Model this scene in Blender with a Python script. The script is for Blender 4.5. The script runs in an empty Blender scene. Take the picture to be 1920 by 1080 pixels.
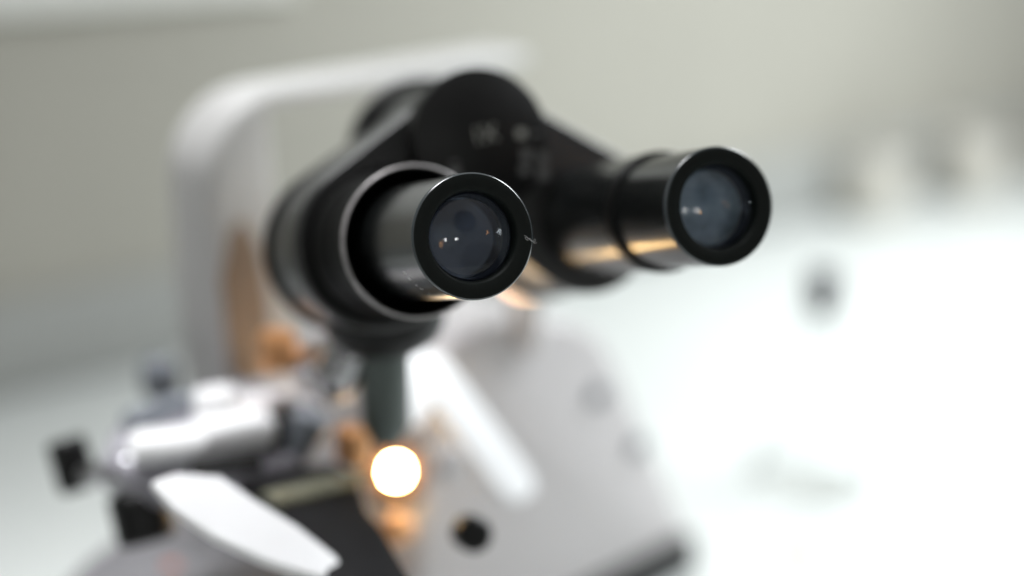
import bpy, bmesh, math, random
from mathutils import Vector, Matrix
random.seed(7)
S = bpy.context.scene
COL = S.collection
MM = 0.001

# ------------------------------------------------------------------ camera
PITCH = math.radians(17.4)
FPX = 2933.0                      # focal length in photo pixels (55 mm on a 36 mm sensor)
H = 400.0                         # camera height over the bench, mm
CAM = Vector((0, 0, H))
RT = Vector((1, 0, 0))
FW = Vector((0, math.cos(PITCH), -math.sin(PITCH)))
UP = Vector((0, math.sin(PITCH), math.cos(PITCH)))


def cw(x, y, z):                  # measured camera-space millimetres -> world
    return CAM + RT * x + UP * y + FW * z


def cdir(x, y, z):
    return (RT * x + UP * y + FW * z).normalized()


def ray(px, py):
    return (RT * (px - 960) + UP * (540 - py) + FW * FPX) / FPX


def at_depth(px, py, z):
    return CAM + ray(px, py) * z


def at_plane(px, py, p0, n):
    d = ray(px, py)
    return CAM + d * ((p0 - CAM).dot(n) / d.dot(n))


def at_height(px, py, z):
    return at_plane(px, py, Vector((0, 0, z)), Vector((0, 0, 1)))


cam = bpy.data.cameras.new('camera')
cam.lens, cam.sensor_width = 55, 36
cam.clip_start, cam.clip_end = 0.02, 60
cam.dof.use_dof = True
cam.dof.focus_distance = 0.441
cam.dof.aperture_fstop = 2.15
cob = bpy.data.objects.new('camera', cam)
COL.objects.link(cob)
cob.location = CAM * MM
cob.rotation_euler = (math.pi / 2 - PITCH, 0, 0)
S.camera = cob

# ------------------------------------------------------------------ materials
MATS = {}


def mat(name, col, rough=0.5, metal=0.0, var=0.0, vscale=40, bump=0.0, bscale=600, rvar=0.0,
        emit=None, estr=0.0, coat=0.0, trans=0.0, ior=1.5, spec=0.5):
    m = bpy.data.materials.new(name)
    m.use_nodes = True
    nt = m.node_tree
    b = nt.nodes['Principled BSDF']
    b.inputs['Base Color'].default_value = (*col, 1)
    b.inputs['Roughness'].default_value = rough
    b.inputs['Metallic'].default_value = metal
    b.inputs['IOR'].default_value = ior
    b.inputs['Specular IOR Level'].default_value = spec
    b.inputs['Coat Weight'].default_value = coat
    b.inputs['Coat Roughness'].default_value = 0.08
    b.inputs['Transmission Weight'].default_value = trans
    if emit:
        b.inputs['Emission Color'].default_value = (*emit, 1)
        b.inputs['Emission Strength'].default_value = estr
    tc = nt.nodes.new('ShaderNodeTexCoord')

    def noise(scale, detail=4):
        n = nt.nodes.new('ShaderNodeTexNoise')
        n.inputs['Scale'].default_value = scale
        n.inputs['Detail'].default_value = detail
        nt.links.new(tc.outputs['Object'], n.inputs['Vector'])
        return n
    if var:
        n = noise(vscale)
        r = nt.nodes.new('ShaderNodeMapRange')
        r.inputs[1].default_value, r.inputs[2].default_value = 0.3, 0.7
        r.inputs[3].default_value, r.inputs[4].default_value = 1 - var, 1 + var
        nt.links.new(n.outputs['Fac'], r.inputs[0])
        mx = nt.nodes.new('ShaderNodeVectorMath')
        mx.operation = 'SCALE'
        mx.inputs[0].default_value = col
        nt.links.new(r.outputs[0], mx.inputs['Scale'])
        nt.links.new(mx.outputs[0], b.inputs['Base Color'])
    if rvar:
        n = noise(vscale * 2.3)
        r = nt.nodes.new('ShaderNodeMapRange')
        r.inputs[1].default_value, r.inputs[2].default_value = 0.3, 0.7
        r.inputs[3].default_value, r.inputs[4].default_value = max(0.02, rough - rvar), rough + rvar
        nt.links.new(n.outputs['Fac'], r.inputs[0])
        nt.links.new(r.outputs[0], b.inputs['Roughness'])
    if bump:
        n = noise(bscale, 2)
        bp = nt.nodes.new('ShaderNodeBump')
        bp.inputs['Strength'].default_value = bump
        bp.inputs['Distance'].default_value = 0.0002
        nt.links.new(n.outputs['Fac'], bp.inputs['Height'])
        nt.links.new(bp.outputs['Normal'], b.inputs['Normal'])
    MATS[name] = m
    return m


BLK = mat('black_plastic', (.0035, .0035, .0035), .42, rvar=.05, vscale=120, bump=.06, bscale=1500, spec=.3)
BLKG = mat('black_satin_enamel', (.004, .004, .004), .34, spec=.8, coat=.2)
TUBE = mat('black_anodised_tube', (.006, .007, .007), .25, rvar=.012, vscale=200, spec=.9)
FACE = mat('dull_black_green_rim', (.0034, .0058, .0048), .55, var=.12, vscale=500, bump=.12, bscale=3000, spec=.22)
BEVEL = mat('polished_rim_edge', (.05, .06, .065), .22, spec=1.0)
INNER = mat('blackened_bore', (.005, .009, .020), .5)
LENS = mat('coated_lens_glass', (.80, .88, 1.0), .0, trans=1, ior=1.52)
LENSB = mat('blue_coated_lens', (.010, .017, .038), .05, ior=1.75, spec=.9, var=.45, vscale=160)
RING = mat('worn_steel_edge', (.36, .345, .345), .45, metal=.6, rvar=.08, vscale=300, var=.2)
WHITE = mat('white_enamel', (.86, .86, .87), .38, var=.02, vscale=25, bump=.05, bscale=1200)
HOUS = mat('pale_grey_enamel', (.57, .545, .55), .45, var=.02, vscale=20, bump=.05, bscale=1200)
GREY = mat('lavender_grey_enamel', (.31, .30, .335), .45, var=.05, vscale=30)
ARMM = mat('warm_grey_arm_enamel', (.50, .495, .485), .42, var=.03, vscale=25, bump=.05, bscale=1200)
BASEM = mat('mid_grey_base_enamel', (.17, .167, .178), .5, var=.05, vscale=30)
DKBLUE = mat('slate_grey_plastic', (.17, .185, .21), .5)
STEEL = mat('satin_steel', (.62, .62, .64), .25, metal=1, rvar=.06, vscale=80)
GUN = mat('gunmetal_green_barrel', (.10, .12, .112), .40, metal=.3)
COPPER = mat('copper_band', (.72, .36, .16), .35, metal=.7)
STAGEM = mat('matte_black_stage', (.006, .006, .007), .55, spec=.2, var=.2, vscale=60)
LENSR = mat('reflection_toned_lens', (.30, .37, .37), .12, ior=1.75, spec=.9, var=.45, vscale=160)  # right inner lens: its brighter reflection is put into a paler base colour
COLLAR = mat('dark_bronze', (.16, .085, .04), .45, metal=.4)
BLKM = mat('matte_black_barrel', (.0025, .0025, .0025), .6, spec=.12)
BROWN = mat('brown_insert', (.27, .19, .13), .55, var=.12, vscale=60)
PRINT = mat('pale_print', (.34, .34, .31), .6)
PRINTD = mat('faded_print', (.10, .10, .098), .6)
PRINTW = mat('white_print', (.8, .8, .8), .5)
SCREW = mat('grey_screw_plastic', (.10, .115, .14), .5)
GLASS = mat('slide_glass', (.62, .61, .46), .2, trans=.8, ior=1.5)
BULB = mat('lit_bulb', (1, .9, .7), .4, emit=(1, .64, .27), estr=150)
WARM = mat("lit_warm_diffuser", (1, .9, .7), .4, emit=(1, .56, .27), estr=3.6)
REDM = mat('red_plastic', (.36, .13, .10), .5)
LINT = mat('lint_fibre', (.5, .5, .5), .7)

# ------------------------------------------------------------------ mesh helpers (input mm)


def link(name, bm, m, parent=None, angle=35, smooth=True):
    me = bpy.data.meshes.new(name)
    bmesh.ops.recalc_face_normals(bm, faces=bm.faces[:])
    bm.to_mesh(me)
    bm.free()
    me.materials.append(m)
    if smooth:
        me.polygons.foreach_set('use_smooth', [True] * len(me.polygons))
        me.set_sharp_from_angle(angle=math.radians(angle))
    o = bpy.data.objects.new(name, me)
    COL.objects.link(o)
    if parent:
        o.parent = parent
        o.matrix_parent_inverse = parent_world(parent).inverted()
    return o


def parent_world(o):
    m = o.matrix_basis.copy()
    if o.parent:
        m = parent_world(o.parent) @ o.matrix_parent_inverse @ m
    return m


def frame(o, x, y, z):
    """4x4 with given origin (mm) and axes"""
    return Matrix(((x.x, y.x, z.x, o.x), (x.y, y.y, z.y, o.y), (x.z, y.z, z.z, o.z), (0, 0, 0, 1)))


def axis_frame(o, z):
    z = z.normalized()
    x = Vector((0, 0, 1)).cross(z)
    if x.length < 1e-4:
        x = Vector((1, 0, 0))
    x.normalize()
    return frame(o, x, z.cross(x), z)


def lathe(prof, M, seg=96, close=False):
    """revolve (r, z) profile about local z"""
    bm = bmesh.new()
    rows = []
    for r, z in prof:
        if r < 1e-6:
            rows.append([bm.verts.new((M @ Vector((0, 0, z))) * MM)])
        else:
            rows.append([bm.verts.new((M @ Vector((r * math.cos(2 * math.pi * k / seg), r * math.sin(2 * math.pi * k / seg), z))) * MM) for k in range(seg)])
    pairs = list(zip(rows[:-1], rows[1:]))
    if close:
        pairs.append((rows[-1], rows[0]))
    for a, b in pairs:
        if len(a) == 1 and len(b) == 1:
            continue
        for k in range(seg):
            k2 = (k + 1) % seg
            if len(a) == 1:
                bm.faces.new((a[0], b[k2], b[k]))
            elif len(b) == 1:
                bm.faces.new((a[k], a[k2], b[0]))
            else:
                bm.faces.new((a[k], a[k2], b[k2], b[k]))
    return bm


def rod(r0, r1, L, bev=0.8):
    """closed cylinder profile from z=0 to L"""
    return [(0, 0), (r0 - bev, 0), (r0, bev), (r1, L - bev), (r1 - bev, L), (0, L)]


def prism(pts, vec, bev=1.0, seg=3):
    """extrude a world-space polygon (mm) by vec"""
    bm = bmesh.new()
    a = [bm.verts.new(p * MM) for p in pts]
    b = [bm.verts.new((p + vec) * MM) for p in pts]
    bm.faces.new(a)
    bm.faces.new(b[::-1])
    n = len(pts)
    for k in range(n):
        bm.faces.new((a[k], b[k], b[(k + 1) % n], a[(k + 1) % n]))
    bmesh.ops.recalc_face_normals(bm, faces=bm.faces[:])
    if bev:
        es = [e for e in bm.edges if len(e.link_faces) == 2 and e.calc_face_angle(0) > math.radians(30)]
        bmesh.ops.bevel(bm, geom=es, offset=bev * MM, segments=seg, affect='EDGES', profile=.5, clamp_overlap=True)
    return bm


def box(c, ax, ay, az, sx, sy, sz, bev=1.5, seg=3):
    pts = [c - az * (sz / 2) + ax * (sx / 2 * i) + ay * (sy / 2 * j) for i, j in ((-1, -1), (1, -1), (1, 1), (-1, 1))]
    return prism(pts, az * sz, bev, seg)


def strip(path, width_dir, width, thick, bev=1.0):
    """flat bar swept along a path; thickness measured in the path's plane"""
    n = len(path)
    pts_o, pts_i = [], []
    for k, p in enumerate(path):
        t = (path[min(k + 1, n - 1)] - path[max(k - 1, 0)]).normalized()
        nn = t.cross(width_dir).normalized()
        pts_o.append(p + nn * thick / 2)
        pts_i.append(p - nn * thick / 2)
    poly = [q - width_dir * width / 2 for q in pts_o + pts_i[::-1]]
    return prism(poly, width_dir * width, bev)


def tubebm(path, r, seg=8):
    bm = bmesh.new()
    rows = []
    for k, p in enumerate(path):
        t = (path[min(k + 1, len(path) - 1)] - path[max(k - 1, 0)]).normalized()
        F = axis_frame(p, t)
        rows.append([bm.verts.new((F @ Vector((r * math.cos(2 * math.pi * j / seg), r * math.sin(2 * math.pi * j / seg), 0))) * MM) for j in range(seg)])
    for a, b in zip(rows[:-1], rows[1:]):
        for j in range(seg):
            bm.faces.new((a[j], a[(j + 1) % seg], b[(j + 1) % seg], b[j]))
    bm.faces.new(rows[0])
    bm.faces.new(rows[-1][::-1])
    return bm


def text_bm(txt, size, M, depth=0.12):
    cu = bpy.data.curves.new('lettering', 'FONT')
    cu.body = txt
    cu.size = size * MM
    cu.extrude = depth * MM / 2
    cu.align_x, cu.align_y = 'CENTER', 'CENTER'
    o = bpy.data.objects.new('lettering_curve', cu)
    COL.objects.link(o)
    dg = bpy.context.evaluated_depsgraph_get()
    me = bpy.data.meshes.new_from_object(o.evaluated_get(dg))
    bpy.data.objects.remove(o)
    bpy.data.curves.remove(cu)
    bm = bmesh.new()
    bm.from_mesh(me)
    bpy.data.meshes.remove(me)
    Mm = M.copy()
    Mm.translation = Mm.translation * MM
    bm.transform(Mm)
    return bm


def empty(name, loc, label, cat, group=None):
    o = bpy.data.objects.new(name, None)
    o.empty_display_size = .03
    COL.objects.link(o)
    o.location = loc * MM
    tag(o, label, cat, group)
    return o


def tag(o, label=None, cat=None, group=None, kind=None):
    for k, v in (('label', label), ('category', cat), ('group', group), ('kind', kind)):
        if v:
            o[k] = v
    return o


# ------------------------------------------------------------------ setting: bench and wall
ZUP = Vector((0, 0, 1))
b0, b1 = at_height(0, 740, 0), at_height(1910, 318, 0)
wdir = (b1 - b0).normalized()
wn = Vector((wdir.y, -wdir.x, 0))          # wall normal, toward the camera
assert wn.y < 0
wc = b0
BENCH = mat('white_bench_laminate', (.615, .635, .622), .42, var=.02, vscale=6)
WALLM = mat('grey_beige_plaster', (.365, .352, .308), .85, var=.035, vscale=5, bump=.3, bscale=60)
BOARD = mat('white_board', (.70, .70, .66), .35)
EDGE = mat('grey_upstand', (.33, .335, .32), .5, var=.03, vscale=8)

tag(link('wall', box(wc + wdir * 700 - wn * 30 + ZUP * 700, wdir, wn, ZUP, 5200, 60, 2200, 0), WALLM), kind='structure')
tag(link('bench_top', box(wc + wdir * 700 + wn * 801 - ZUP * 20, wdir, wn, ZUP, 5000, 1600, 40, 3), BENCH), kind='structure')

tag(link('bench_upstand', box(wc + wdir * 700 + wn * 6 + ZUP * 36, wdir, wn, ZUP, 5000, 10, 66, 1), EDGE), kind='structure')
# white board on the wall, only its lower edge comes into the frame
p0 = wc + wn * 12
q0, q1 = at_plane(-160, 44, p0, wn), at_plane(560, -16, p0, wn)
tt = (q1 - q0)
tt.z = 0
tt.normalize()
zb = (q0.z + q1.z) / 2
lo = [Vector((q0.x, q0.y, q0.z)), Vector((q1.x, q1.y, q1.z))]
bw = empty('wall_board', q0, 'bright white board high on the grey wall at the far left', 'board')
pts = [lo[0] - wdir * 500, lo[1], lo[1] + ZUP * 600, lo[0] - wdir * 500 + ZUP * 600]
link('panel', prism(pts, -wn * 11, 1), BOARD, bw)

# blurred beige cups along the back of the bench
CUP = mat('beige_ceramic', (.58, .555, .50), .45, var=.04, vscale=40)
cuplab = ['pale beige cup at the back of the bench nearest the dark stoppered flask',
          'pale beige cup in the middle of the row by the wall',
          'pale beige cup at the right end of the row, cut by the frame']
for i, (px, py) in enumerate(((1555, 384), (1740, 350), (1905, 318))):
    p = at_height(px, py, 0) + wn * 56
    e = empty('cup', p, cuplab[i], 'cup', 'beige cups along the wall')
    r = 38
    prof = [(0, .5), (r * .72, .5), (r * .78, 3), (r * .95, 30), (r, 66), (r - 2.5, 66), (r * .9, 30), (r * .72, 6), (0, 6)]
    link('body', lathe(prof, frame(p, Vector((1, 0, 0)), Vector((0, 1, 0)), ZUP), 48), CUP, e)
    hp = [p + wdir * (r * .9 + 20 * math.sin(a)) + ZUP * (36 + 18 * math.cos(a)) for a in [math.pi * k / 10 for k in range(11)]]
    link('handle', tubebm(hp, 4), CUP, e)

# conical flask with dark stopper on the bright bench


def thin_glass(name, tint):
    m = bpy.data.materials.new(name)
    m.use_nodes = True
    t = m.node_tree
    t.nodes.remove(t.nodes['Principled BSDF'])
    a, b = t.nodes.new('ShaderNodeBsdfTransparent'), t.nodes.new('ShaderNodeBsdfGlossy')
    a.inputs['Color'].default_value = (*tint, 1)
    b.inputs['Roughness'].default_value = .02
    f, x = t.nodes.new('ShaderNodeLayerWeight'), t.nodes.new('ShaderNodeMixShader')
    f.inputs['Blend'].default_value = .08
    t.links.new(f.outputs['Fresnel'], x.inputs[0])
    t.links.new(a.outputs[0], x.inputs[1])
    t.links.new(b.outputs[0], x.inputs[2])
    t.links.new(x.outputs[0], t.nodes['Material Output'].inputs['Surface'])
    return m


FL = thin_glass('flask_glass', (.982, .985, .985))
STOP = mat('dark_grey_stopper', (.035, .035, .045), .6)
fb = at_height(1520, 905, 0)
fl = empty('conical_flask', fb, 'clear conical glass flask with a dark stopper on the bright bench', 'flask')
prof = [(0, .3), (34, .3), (37, 3), (36, 8), (13, 82), (12.5, 108), (14, 110), (14, 112)]
FZ = frame(fb, Vector((1, 0, 0)), Vector((0, 1, 0)), ZUP)
link('body', lathe(prof, FZ, 64), FL, fl)
link('stopper', lathe([(0, 104), (7.5, 110), (9, 118), (9.5, 134), (8.5, 135), (0, 135)], FZ, 48), STOP, fl)
YEL = mat('pale_yellow_cap', (.85, .74, .48), .5)
yb = at_height(1503, 1040, 0)
tag(link('bottle_cap', lathe([(0, .2), (7, .2), (7.5, 1), (7.5, 5), (6.5, 6), (0, 6)], axis_frame(yb, ZUP), 40), YEL),
    'small pale yellow screw cap lying on the bright bench in front of the flask', 'cap')

# ------------------------------------------------------------------ microscope
ms = empty('microscope', Vector((-20, 640, 0)), 'black and white binocular microscope with two black eyepieces, standing on the bench', 'microscope')
U = Vector((.7071, .7071, 0))
W = Vector((.7071, -.7071, 0))

# --- head frame: x along the eyepiece row, z out of the eyepieces
PL = cw(-10.8, 14.55, 440)
PR = cw(62.2, 24.4, 467.5)
hx = (PR - PL).normalized()
back = cdir(-.3525, 0, .9358)
hz = -(back - hx * back.dot(hx)).normalized()
hy = hz.cross(hx)
HO = (PL + PR) / 2
HF = frame(HO, hx, hy, hz)
half = (PR - PL).length / 2


def hl(x, y, z=0):
    return HF @ Matrix.Translation((x, y, z))


HUBX, HUBY = -1.8, 31.8

# hub: front disc, body, rear flange
link('hub_body', lathe([(0, -96), (22.6, -96), (23.4, -98), (23.4, -151), (21, -152), (0, -152)], hl(HUBX, HUBY), 128), BLKG, ms)
disc = link('head_disc', lathe([(0, -86), (23.4, -86), (24.3, -86.6), (24.6, -87.6), (24.6, -95.5), (23.8, -96), (0, -96)], hl(HUBX, HUBY), 128), BLK, ms)
link('lettering', text_bm('1X', 8.2, hl(HUBX + .9, HUBY + 1.2, -85.95) @ Matrix.Rotation(math.radians(4), 4, 'Z') @ Matrix.Scale(.95, 4, (1, 0, 0))), PRINT, disc, smooth=False)


def mark(x, y, w, h, m, name='print_mark', rot=0):
    M = hl(HUBX + x, HUBY + y, -85.93) @ Matrix.Rotation(math.radians(rot), 4, 'Z')
    bm = prism([M @ Vector((a * w / 2, b * h / 2, 0)) for a, b in ((-1, -1), (1, -1), (1, 1), (-1, 1))], (M.to_3x3() @ Vector((0, 0, -.12))), 0)
    return link(name, bm, m, disc, smooth=False)


for (x, y, w, h, m) in ((14.2, .5, 3.2, 3.0, PRINT), (19.5, 0, 4.5, 1.0, PRINTD), (15.2, -7, 3.6, 4.4, PRINTD), (14, -12, 3.6, 3.2, PRINTD),
                        (21, -8.6, 3.4, 4, PRINTD), (20.5, -13.8, 4, 4.4, PRINTD), (-11.2, -10.6, 3.6, 3.2, PRINTD), (-11, -7.2, 3, 1, PRINTD)):
    mark(x, y, w, h, m)
link('hub_flange', lathe([(0, -152), (28.2, -152), (29.2, -153), (29.2, -159), (28.2, -160), (0, -160)], hl(HUBX + 1, HUBY, 0), 128), BLK, ms)


def hull(c0, r0, c1, r1, n=48):
    """outline of two circles' convex hull, counter-clockwise"""
    pts = []
    for c, r in ((c0, r0), (c1, r1)):
        for k in range(n * 2):
            a = math.pi * k / n
            pts.append((c[0] + r * math.cos(a), c[1] + r * math.sin(a)))
    pts = sorted(set(pts))

    def half_(ps):
        out = []
        for p in ps:
            while len(out) > 1 and (out[-1][0] - out[-2][0]) * (p[1] - out[-2][1]) - (out[-1][1] - out[-2][1]) * (p[0] - out[-2][0]) <= 1e-9:
                out.pop()
            out.append(p)
        return out
    return half_(pts)[:-1] + half_(pts[::-1])[:-1]


def wing(sx, rs, z0, z1):
    o = hull((HUBX, HUBY), 21.8, (sx, 0), rs)
    return link('prism_housing', prism([HF @ Vector((x, y, z0)) for x, y in o], hz * (z1 - z0), 1.4), BLKG, ms), o


wl, ol = wing(-half, 29.3, -96.5, -136)
wr, orr = wing(half, 26.5, -97.5, -137)
# thicker black lip behind the left housing
for w_, sx, rs, zz in ((wl, -half, 29.3, -136.2), (wr, half, 26.5, -137.2)):
    o = hull((HUBX, HUBY), 20, (sx, 0), rs + 1.6)
    link('back_plate', prism([HF @ Vector((x, y, zz)) for x, y in o], hz * -6, 1.2), BLK, w_)


def eyepiece(sx, left):
    F = hl(sx, 0)
    R = 18.05
    if left:
        tube = [(R - .6, -.9), (R, -1.6), (R, -74), (R - 3, -74)]
    else:
        tube = [(R - .6, -.9), (R, -1.6), (R, -37.4), (R - 3, -37.4)]
    e = link('eyepiece', lathe([(R - 3, -.9)] + tube, F, 160, close=False), TUBE, ms)
    # face ring with bevelled edges
    link('eye_rim', lathe([(12.7, -4.2), (12.7, -1.6), (13.2, -.25), (13.6, 0), (17.35, 0), (17.6, -.08)], F, 160), FACE, e, angle=50)
    link('rim_edge', lathe([(17.6, -.08), (17.95, -.35), (18.07, -.8), (18.07, -1.7)], F, 160), BEVEL, e, angle=60)
    link('bore', lathe([(12.7, -4.2), (12.2, -4.6), (12.0, -9), (10.4, -9.4), (10, -26), (0, -26)], F, 96), INNER, e)
    # front lens: a real closed glass body
    Rf = 30.0
    top = [(r, -3.4 + math.sqrt(Rf * Rf - r * r) - math.sqrt(Rf * Rf - 12.1 ** 2)) for r in (0, 2, 4, 6, 8, 10, 11.4, 12.1)]
    link('front_lens', lathe(top + [(12.1, -6), (0, -6)], F, 128), LENS, e, angle=30)
    Rb = 34.0
    bt = [(r, -10.2 + math.sqrt(Rb * Rb - r * r) - math.sqrt(Rb * Rb - 10.2 ** 2)) for r in (0, 2, 4, 6, 8, 9.4, 10.2)]
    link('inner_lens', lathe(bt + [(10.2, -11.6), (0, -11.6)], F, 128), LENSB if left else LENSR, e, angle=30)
    return e, F


el, FLt = eyepiece(-half, True)
er, FRt = eyepiece(half, False)

# left collar: tapered black barrel, deep recess, worn bright lip
col = link('diopter_collar', lathe([(18.3, -70), (19.5, -66), (22.2, -58), (23.2, -53.4)], FLt, 160), BLK, ms)
link('collar_ring', lathe([(23.2, -53.4), (23.6, -52.8), (24.1, -52.9), (24.4, -53.6), (24.4, -55)], FLt, 160), RING, col, angle=60)
link('barrel', lathe([(24.3, -55), (23.0, -58), (22.6, -80), (24.3, -84), (24.3, -97)], FLt, 160), BLKM, col)
link('socket_rim', lathe([(24.3, -93), (27.0, -94), (27.6, -95), (27.6, -97)], FLt, 160), BLKM, col)

# right: narrow raised band, rear sleeve
link('band', lathe([(16, -37.2), (19.1, -37.2), (19.7, -37.8), (19.7, -41.4), (19.1, -42), (16, -42)], FRt, 160), BLK, er)
link('sleeve', lathe([(16, -42), (18.6, -42), (19.3, -42.6), (19.3, -98)], FRt, 160), TUBE, er)

# lettering round the left tube, low on its left side
for txt, a, z, sz, sx_ in (('S', 207, -17.6, 2.5, 1), ('E', 214, -17.2, 2.5, 1), ('/', 222.5, -16.6, 2.1, 1), ('/', 228, -16.2, 2.4, 1), ('.', 236, -15.4, 2.2, 1)):
    ang = math.radians(a)
    nrm = hx * math.cos(ang) + hy * math.sin(ang)
    tang = (hy * math.cos(ang) - hx * math.sin(ang))
    pos = FLt @ Vector((18.06 * math.cos(ang), 18.06 * math.sin(ang), z))
    M = frame(pos, tang, nrm.cross(tang), nrm)
    link('lettering', text_bm(txt, sz, M, .06), PRINTW, el, smooth=False)

# mount between head and arm, hidden behind the disc
ARMC = at_depth(396, 172, 640)
zt = ARMC.z
hubback = (HF @ Vector((HUBX, HUBY, -160)))
armpt = Vector((-18, 0, zt - 12))
tpar = (armpt.x - ARMC.x) / U.x
armpt = Vector((ARMC.x, ARMC.y, 0)) + U * tpar
armpt.z = zt - 24
link('head_mount', lathe(rod(15, 15, (armpt - hubback).length, 1), axis_frame(hubback, armpt - hubback), 64), ARMM, ms)

# --- arm: upright and top bar in one casting, plane along U, depth along W
def au(u, z, w_=0):
    return Vector((ARMC.x, ARMC.y, z)) + U * u + W * w_


TB, WU = 6.5, 21.0                      # bar thickness, upright width
outl = [au(170, zt), au(170, zt - TB), au(WU - 4, zt - TB - 1), au(WU - 3, zt - 40), au(WU + 4, zt - 90), au(WU + 10, 100), au(-10, 100), au(-14, zt - 90), au(-14, zt - 34)]
for k in range(1, 12):
    a = math.pi / 2 * k / 11
    outl.append(au(24 - 38 * math.cos(a), zt - 34 + 34 * math.sin(a)))
arm = link('arm', prism([p - W * 15 for p in outl], W * 32, 3), ARMM, ms)
ih = [(-4, -112), (-6, -70), (0, -50), (6, -46), (13, -60), (17, -86), (17, -112), (10, -124)]
link('arm_insert', prism([au(a - 6, zt + b - 4, 16.2) for a, b in ih], W * 1.6, .5), BROWN, arm)

# --- lower housing (front plane faces W)
hp = at_depth(1200, 900, 800)
fpix = [(770, 1200), (800, 700), (850, 640), (930, 612), (1060, 600), (1118, 622), (1150, 665), (1290, 985), (1292, 1003), (1130, 1090)]
fpts = [at_plane(px, py, hp, W) for px, py in fpix]
zlow = fpts[-2].z
fpts[0] = Vector((fpts[0].x, fpts[0].y, zlow))
fpts[-1] = fpts[-2] - U * 30
fpts[-1].z = zlow
hb = link('housing', prism(fpts, -W * 90, 7, 4), HOUS, ms)
for px, py in ((1120, 740), (1196, 836)):
    c = at_plane(px, py, hp, W)
    link('screw', lathe(rod(5.2, 4.6, 4, .8), axis_frame(c - W * 1, W), 32), SCREW, hb)
bl, br = fpts[0].copy(), fpts[-2].copy()
pl = [bl - U * 60, br + U * 4, br + U * 4, bl - U * 60]
pl[0].z = pl[1].z = 0
pl[2].z = pl[3].z = zlow - .5
link('base_plinth', prism([p + W * 4 for p in pl], -W * 100, 3), BLK, ms)

# --- base block, stage and fittings


def plate(pix, z, th, bev=1.5):
    return prism([at_height(px, py, z) for px, py in pix], -ZUP * th, bev)


base_ = link('base', plate([(70, 1130), (150, 1050), (240, 985), (350, 945), (560, 960), (720, 1120), (660, 1400), (100, 1400)], 92, 91.5, 6), BASEM, ms)
link('indicator', lathe(rod(3.6, 3.6, 2, .6), axis_frame(at_height(322, 1066, 91.5), ZUP), 32), REDM, base_)
stage = link('stage', plate([(440, 905), (560, 870), (635, 866), (675, 905), (690, 955), (715, 985), (790, 1120), (780, 1200), (690, 1200), (600, 1060), (540, 980)], 160, 10, 2), STAGEM, ms)
car = link('stage_carriage', plate([(185, 855), (210, 800), (260, 762), (350, 735), (520, 708), (590, 745), (560, 850), (400, 890), (250, 880)], 166, 16, 4), GREY, ms)
link('rear_block', box(at_depth(300, 712, 660), U, W, ZUP, 12, 16, 18, 4), DKBLUE, car)
link('rail', plate([(225, 772), (330, 735), (500, 706), (505, 724), (340, 752), (240, 790)], 172, 10, 2), DKBLUE, car)


def blob(px, py, z, ax, sx, sy, sz, m, name, par, rot=0, bev=5):
    c = at_height(px, py, z)
    a = Matrix.Rotation(rot, 3, 'Z') @ Vector((1, 0, 0))
    b = ZUP.cross(a)
    return link(name, box(c, a, b, ZUP, sx, sy, sz, bev, 4), m, par)


blob(318, 832, 174, None, 30, 18, 10, WHITE, 'slide_grip', car, .2)
blob(438, 806, 175, None, 30, 20, 12, WHITE, 'slide_grip', car, .45)
blob(425, 872, 170, None, 26, 8, 6, BLK, 'clamp', car, .25, 2)
blob(545, 800, 172, None, 20, 16, 14, BLK, 'clamp', car, .5, 4)
blob(408, 775, 176, None, 18, 16, 20, WHITE, 'grip_post', car, .3)
blob(490, 772, 172, None, 30, 18, 14, HOUS, 'side_block', car, .1)
blob(625, 706, 186, None, 15, 15, 20, WHITE, 'grip_post', car, .3)
link('ball_joint', lathe([(9 * math.sin(math.pi * k / 12), -9 * math.cos(math.pi * k / 12)) for k in range(13)], axis_frame(at_depth(246, 890, 586), ZUP), 40), STEEL, car)
for (a, b, z, r) in (((122, 822), (150, 920), 606, 7.6), ((255, 920), (278, 1014), 584, 11.2)):
    p, q = at_depth(*a, z), at_depth(*b, z)
    k_ = link('stage_knob', lathe(rod(r, r, (q - p).length, 1.5), axis_frame(p, q - p), 48), BLK, car)
link('knob_shaft', lathe(rod(4, 4, 24, .5), axis_frame(at_depth(150, 892, 604), at_depth(240, 890, 590) - at_depth(150, 892, 604)), 32), STEEL, car)

# curved bright blade in front of the carriage
bpix = [(285, 900), (330, 884), (415, 890), (480, 935), (560, 985), (630, 1040), (655, 1078), (600, 1082), (500, 1050), (400, 1004), (325, 950)]
bn = (Vector((.42, -.30, .86))).normalized()
bp = at_depth(430, 950, 512)
link('slide_holder', prism([at_plane(px, py, bp, bn) for px, py in bpix], -bn * 4, 1.2), WHITE, car)

# stage clip: bright bent strap on the right
cn = (Vector((.72, -.42, .56))).normalized()
cp = at_depth(880, 780, 650)
cpix = [(758, 668), (800, 655), (838, 672), (870, 712), (935, 800), (1000, 890), (1006, 920), (985, 938), (955, 938), (930, 915), (870, 830), (815, 750), (790, 800), (760, 800)]
link('stage_clip', prism([at_plane(px, py, cp, cn) for px, py in cpix], -cn * 4, 1.2), WHITE, stage)

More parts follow.
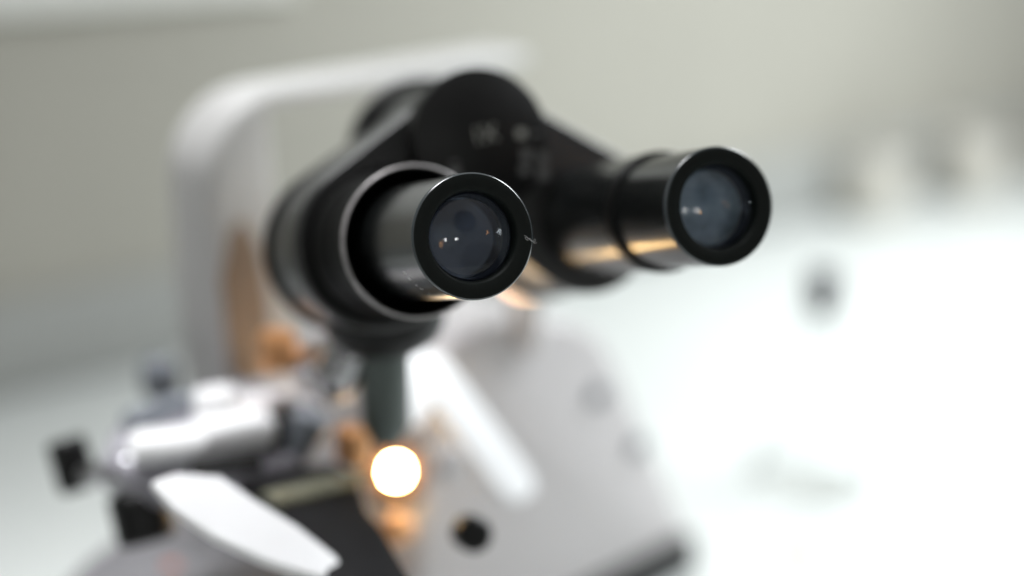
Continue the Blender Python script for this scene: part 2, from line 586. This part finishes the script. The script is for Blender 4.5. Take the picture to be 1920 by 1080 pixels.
# lit lamp in the stage opening
lp = at_depth(742, 866, 662)
lamp = link('lamp_collar', lathe([(5, -1.5), (12, -1.5), (13, -2.5), (13, -15), (5, -15)], axis_frame(lp - ZUP * 4, (CAM - lp) * .0015 + ZUP * .5), 64), COLLAR, stage)
Fl = axis_frame(lp - ZUP * 3, (CAM - lp).normalized() + ZUP * .7)
link('lamp_lens', lathe([(0, 1.2), (1.5, 1.1), (3, .7), (4.0, .1), (4.5, -1), (4.5, -5), (0, -5)], Fl, 64), BULB, lamp)
link('copper_block', box(at_depth(662, 836, 590), U, W, ZUP, 9, 13, 15, 2), COPPER, stage)
link('condenser_mount', box(at_depth(742, 992, 615), U, W, ZUP, 14, 12, 9, 3), COPPER, stage)
link('condenser_knob', lathe(rod(6.4, 6.4, 12, 1.2), axis_frame(at_depth(876, 996, 560), (CAM - at_depth(876, 996, 560)).normalized() + W * .5), 40), BLK, stage)
link('clip_screw', lathe(rod(7, 7, 6, 1.5), axis_frame(at_depth(835, 868, 612), W), 40), HOUS, stage)

# nosepiece and objectives
ox, oy = -46, 531
NF = axis_frame(Vector((ox, oy, 212)), ZUP)
nose = link('nosepiece', lathe([(0, 0), (15, 0), (20, 4), (22, 9), (22, 16), (17, 20), (17, 40), (0, 40)], NF, 96), BLK, ms)
link('objective', lathe([(0, -38), (5, -38), (6, -36), (9.2, -30), (9.2, 0.5), (0, .5)], NF, 64), GUN, nose)
for (p, q, m1) in ((at_depth(660, 655, 590), at_depth(560, 700, 604), STEEL), (at_depth(660, 650, 566), at_depth(618, 735, 572), STEEL)):
    d = q - p
    ob = link('objective', lathe([(0, 0), (8.5, 0), (9, 1), (9, d.length * .7), (6, d.length - 2), (5, d.length), (0, d.length)], axis_frame(p, d), 56), m1, nose)
cb = at_depth(552, 655, 598)
link('copper_cap', lathe(rod(8.5, 8.5, 13, 2), axis_frame(cb, hx * -1 + ZUP * .1), 48), COPPER, nose)
link('objective', lathe(rod(8, 6, 22, 1.5), axis_frame(at_depth(590, 775, 590), at_depth(560, 830, 592) - at_depth(590, 775, 590)), 48), DKBLUE, nose)

# warm illuminator under the head, between the eyepieces
ip = at_depth(988, 512, 690)
il = link('illuminator', lathe([(0, -10), (11, -10), (13, -8), (13, -1), (12.5, 0), (12.2, -1.5), (0, -1.5)], axis_frame(ip, (CAM - ip).normalized() + ZUP * .9), 80), HOUS, ms)
link('diffuser', lathe([(0, 0), (8, -.2), (12.1, -.6), (12.1, -1.4), (0, -1.4)], axis_frame(ip, (CAM - ip).normalized() + ZUP * .9), 80), WARM, il)
# its stalk down to the housing
hj = at_plane(990, 640, hp, W)
link('bracket', lathe(rod(7, 7, (hj - ip).length - 6, 1), axis_frame(ip + (hj - ip).normalized() * 8, hj - ip), 32), HOUS, il)

# glass slide on the stage
sp = [at_height(px, py, 163) for px, py in ((520, 942), (700, 897), (672, 880), (490, 922))]
tag(link('glass_slide', prism(sp, -ZUP * 1.3, .15, 1), GLASS), 'clear glass slide lying on the black stage beside the lit lamp', 'slide')

# lint on the left eyepiece's rim
lr = FLt @ Vector((17.7, -3.2, .15))


def lp_(a, b, c=0):
    return lr + hx * a + hy * b + hz * c


fib = []
for k in range(60):
    t = k / 59
    fib.append(lp_(-2.6 + 3.4 * t + .62 * math.sin(t * 19), 1.0 - 1.5 * t + .62 * math.cos(t * 23) * (1 - .3 * t), .12 + .35 * abs(math.sin(t * 13))))
tag(link('lint', tubebm(fib, .048, 6), LINT), 'tiny curled grey fibre clinging to the right edge of the nearer eyepiece', 'lint')

# ------------------------------------------------------------------ light
def area(name, loc, target, size, power, col, sy=None):
    l = bpy.data.lights.new(name, 'AREA')
    l.energy = power
    l.color = col
    l.size = size
    if sy:
        l.shape = 'RECTANGLE'
        l.size_y = sy
    o = bpy.data.objects.new(name, l)
    COL.objects.link(o)
    o.location = loc
    o.rotation_euler = (Vector(target) - Vector(loc)).to_track_quat('-Z', 'Y').to_euler()
    return o


wl_ = area('window_light', (.70, 1.04, .75), (.52, .94, 0), .5, 12.8, (.93, .98, 1.0), .5)
wl_.data.spread = math.radians(138)

cl_ = area('ceiling_light', (-.40, .66, 1.25), (-.16, .53, .15), .45, 1.1, (.97, .98, 1.0), .4)
cl_.data.spread = math.radians(34)

w = bpy.data.worlds.new('World')
S.world = w
w.use_nodes = True
nt = w.node_tree
bg = nt.nodes['Background']
tc = nt.nodes.new('ShaderNodeTexCoord')
nrm = nt.nodes.new('ShaderNodeVectorMath')
nrm.operation = 'NORMALIZE'
nt.links.new(tc.outputs['Generated'], nrm.inputs[0])


def patch(d, ang0, ang1):
    dt = nt.nodes.new('ShaderNodeVectorMath')
    dt.operation = 'DOT_PRODUCT'
    nt.links.new(nrm.outputs[0], dt.inputs[0])
    dt.inputs[1].default_value = Vector(d).normalized()
    mr = nt.nodes.new('ShaderNodeMapRange')
    mr.interpolation_type = 'SMOOTHSTEP'
    mr.inputs[1].default_value = math.cos(math.radians(ang1))
    mr.inputs[2].default_value = math.cos(math.radians(ang0))
    nt.links.new(dt.outputs['Value'], mr.inputs[0])
    return mr.outputs[0]


def mixc(fac, a, b):
    mx = nt.nodes.new('ShaderNodeMix')
    mx.data_type = 'RGBA'
    nt.links.new(fac, mx.inputs[0])
    if isinstance(a, tuple):
        mx.inputs[6].default_value = (*a, 1)
    else:
        nt.links.new(a, mx.inputs[6])
    mx.inputs[7].default_value = (*b, 1)
    return mx.outputs[2]


def azel(az, el):                    # azimuth from straight behind the camera toward +X
    a, e = math.radians(az), math.radians(el)
    return (math.sin(a) * math.cos(e), -math.cos(a) * math.cos(e), math.sin(e))


c = mixc(patch((0, 0, 1), 20, 75), (.42, .43, .42), (1.0, 1.0, .98))      # room and its pale ceiling
c = mixc(patch((0, 0, -1), 50, 85), c, (.25, .25, .24))                   # floor
c = mixc(patch(azel(12, 20), 10, 16), c, (.75, .8, .76))                 # pale patch added for the lenses to reflect
c = mixc(patch(azel(66, 28), 9, 14), c, (.6, .6, .64))                   # dimmer pale patch, also added for the lens reflections
c = mixc(patch(azel(37, 32), 10, 15), c, (.03, .03, .04))                 # dark blob added as a silhouette in the lens reflections
c = mixc(patch(azel(9, 15), .9, 1.5), c, (110, 110, 106))                     # room lamps
c = mixc(patch(azel(22, 15), .9, 1.5), c, (90, 90, 86))
c = mixc(patch(azel(-8, 14), .5, 1.0), c, (40, 40, 38))
c = mixc(patch(azel(61, 15), 1.0, 1.6), c, (24, 11, 4))
nt.links.new(c, bg.inputs['Color'])
bg.inputs['Strength'].default_value = .42

# ------------------------------------------------------------------ render settings
S.render.engine = 'CYCLES'
S.cycles.use_denoising = True
S.cycles.max_bounces = 10
S.cycles.sample_clamp_indirect = 8
S.cycles.caustics_reflective = True
S.view_settings.view_transform = 'Standard'
S.view_settings.look = 'None'
S.view_settings.exposure = 0
S.view_settings.gamma = 1
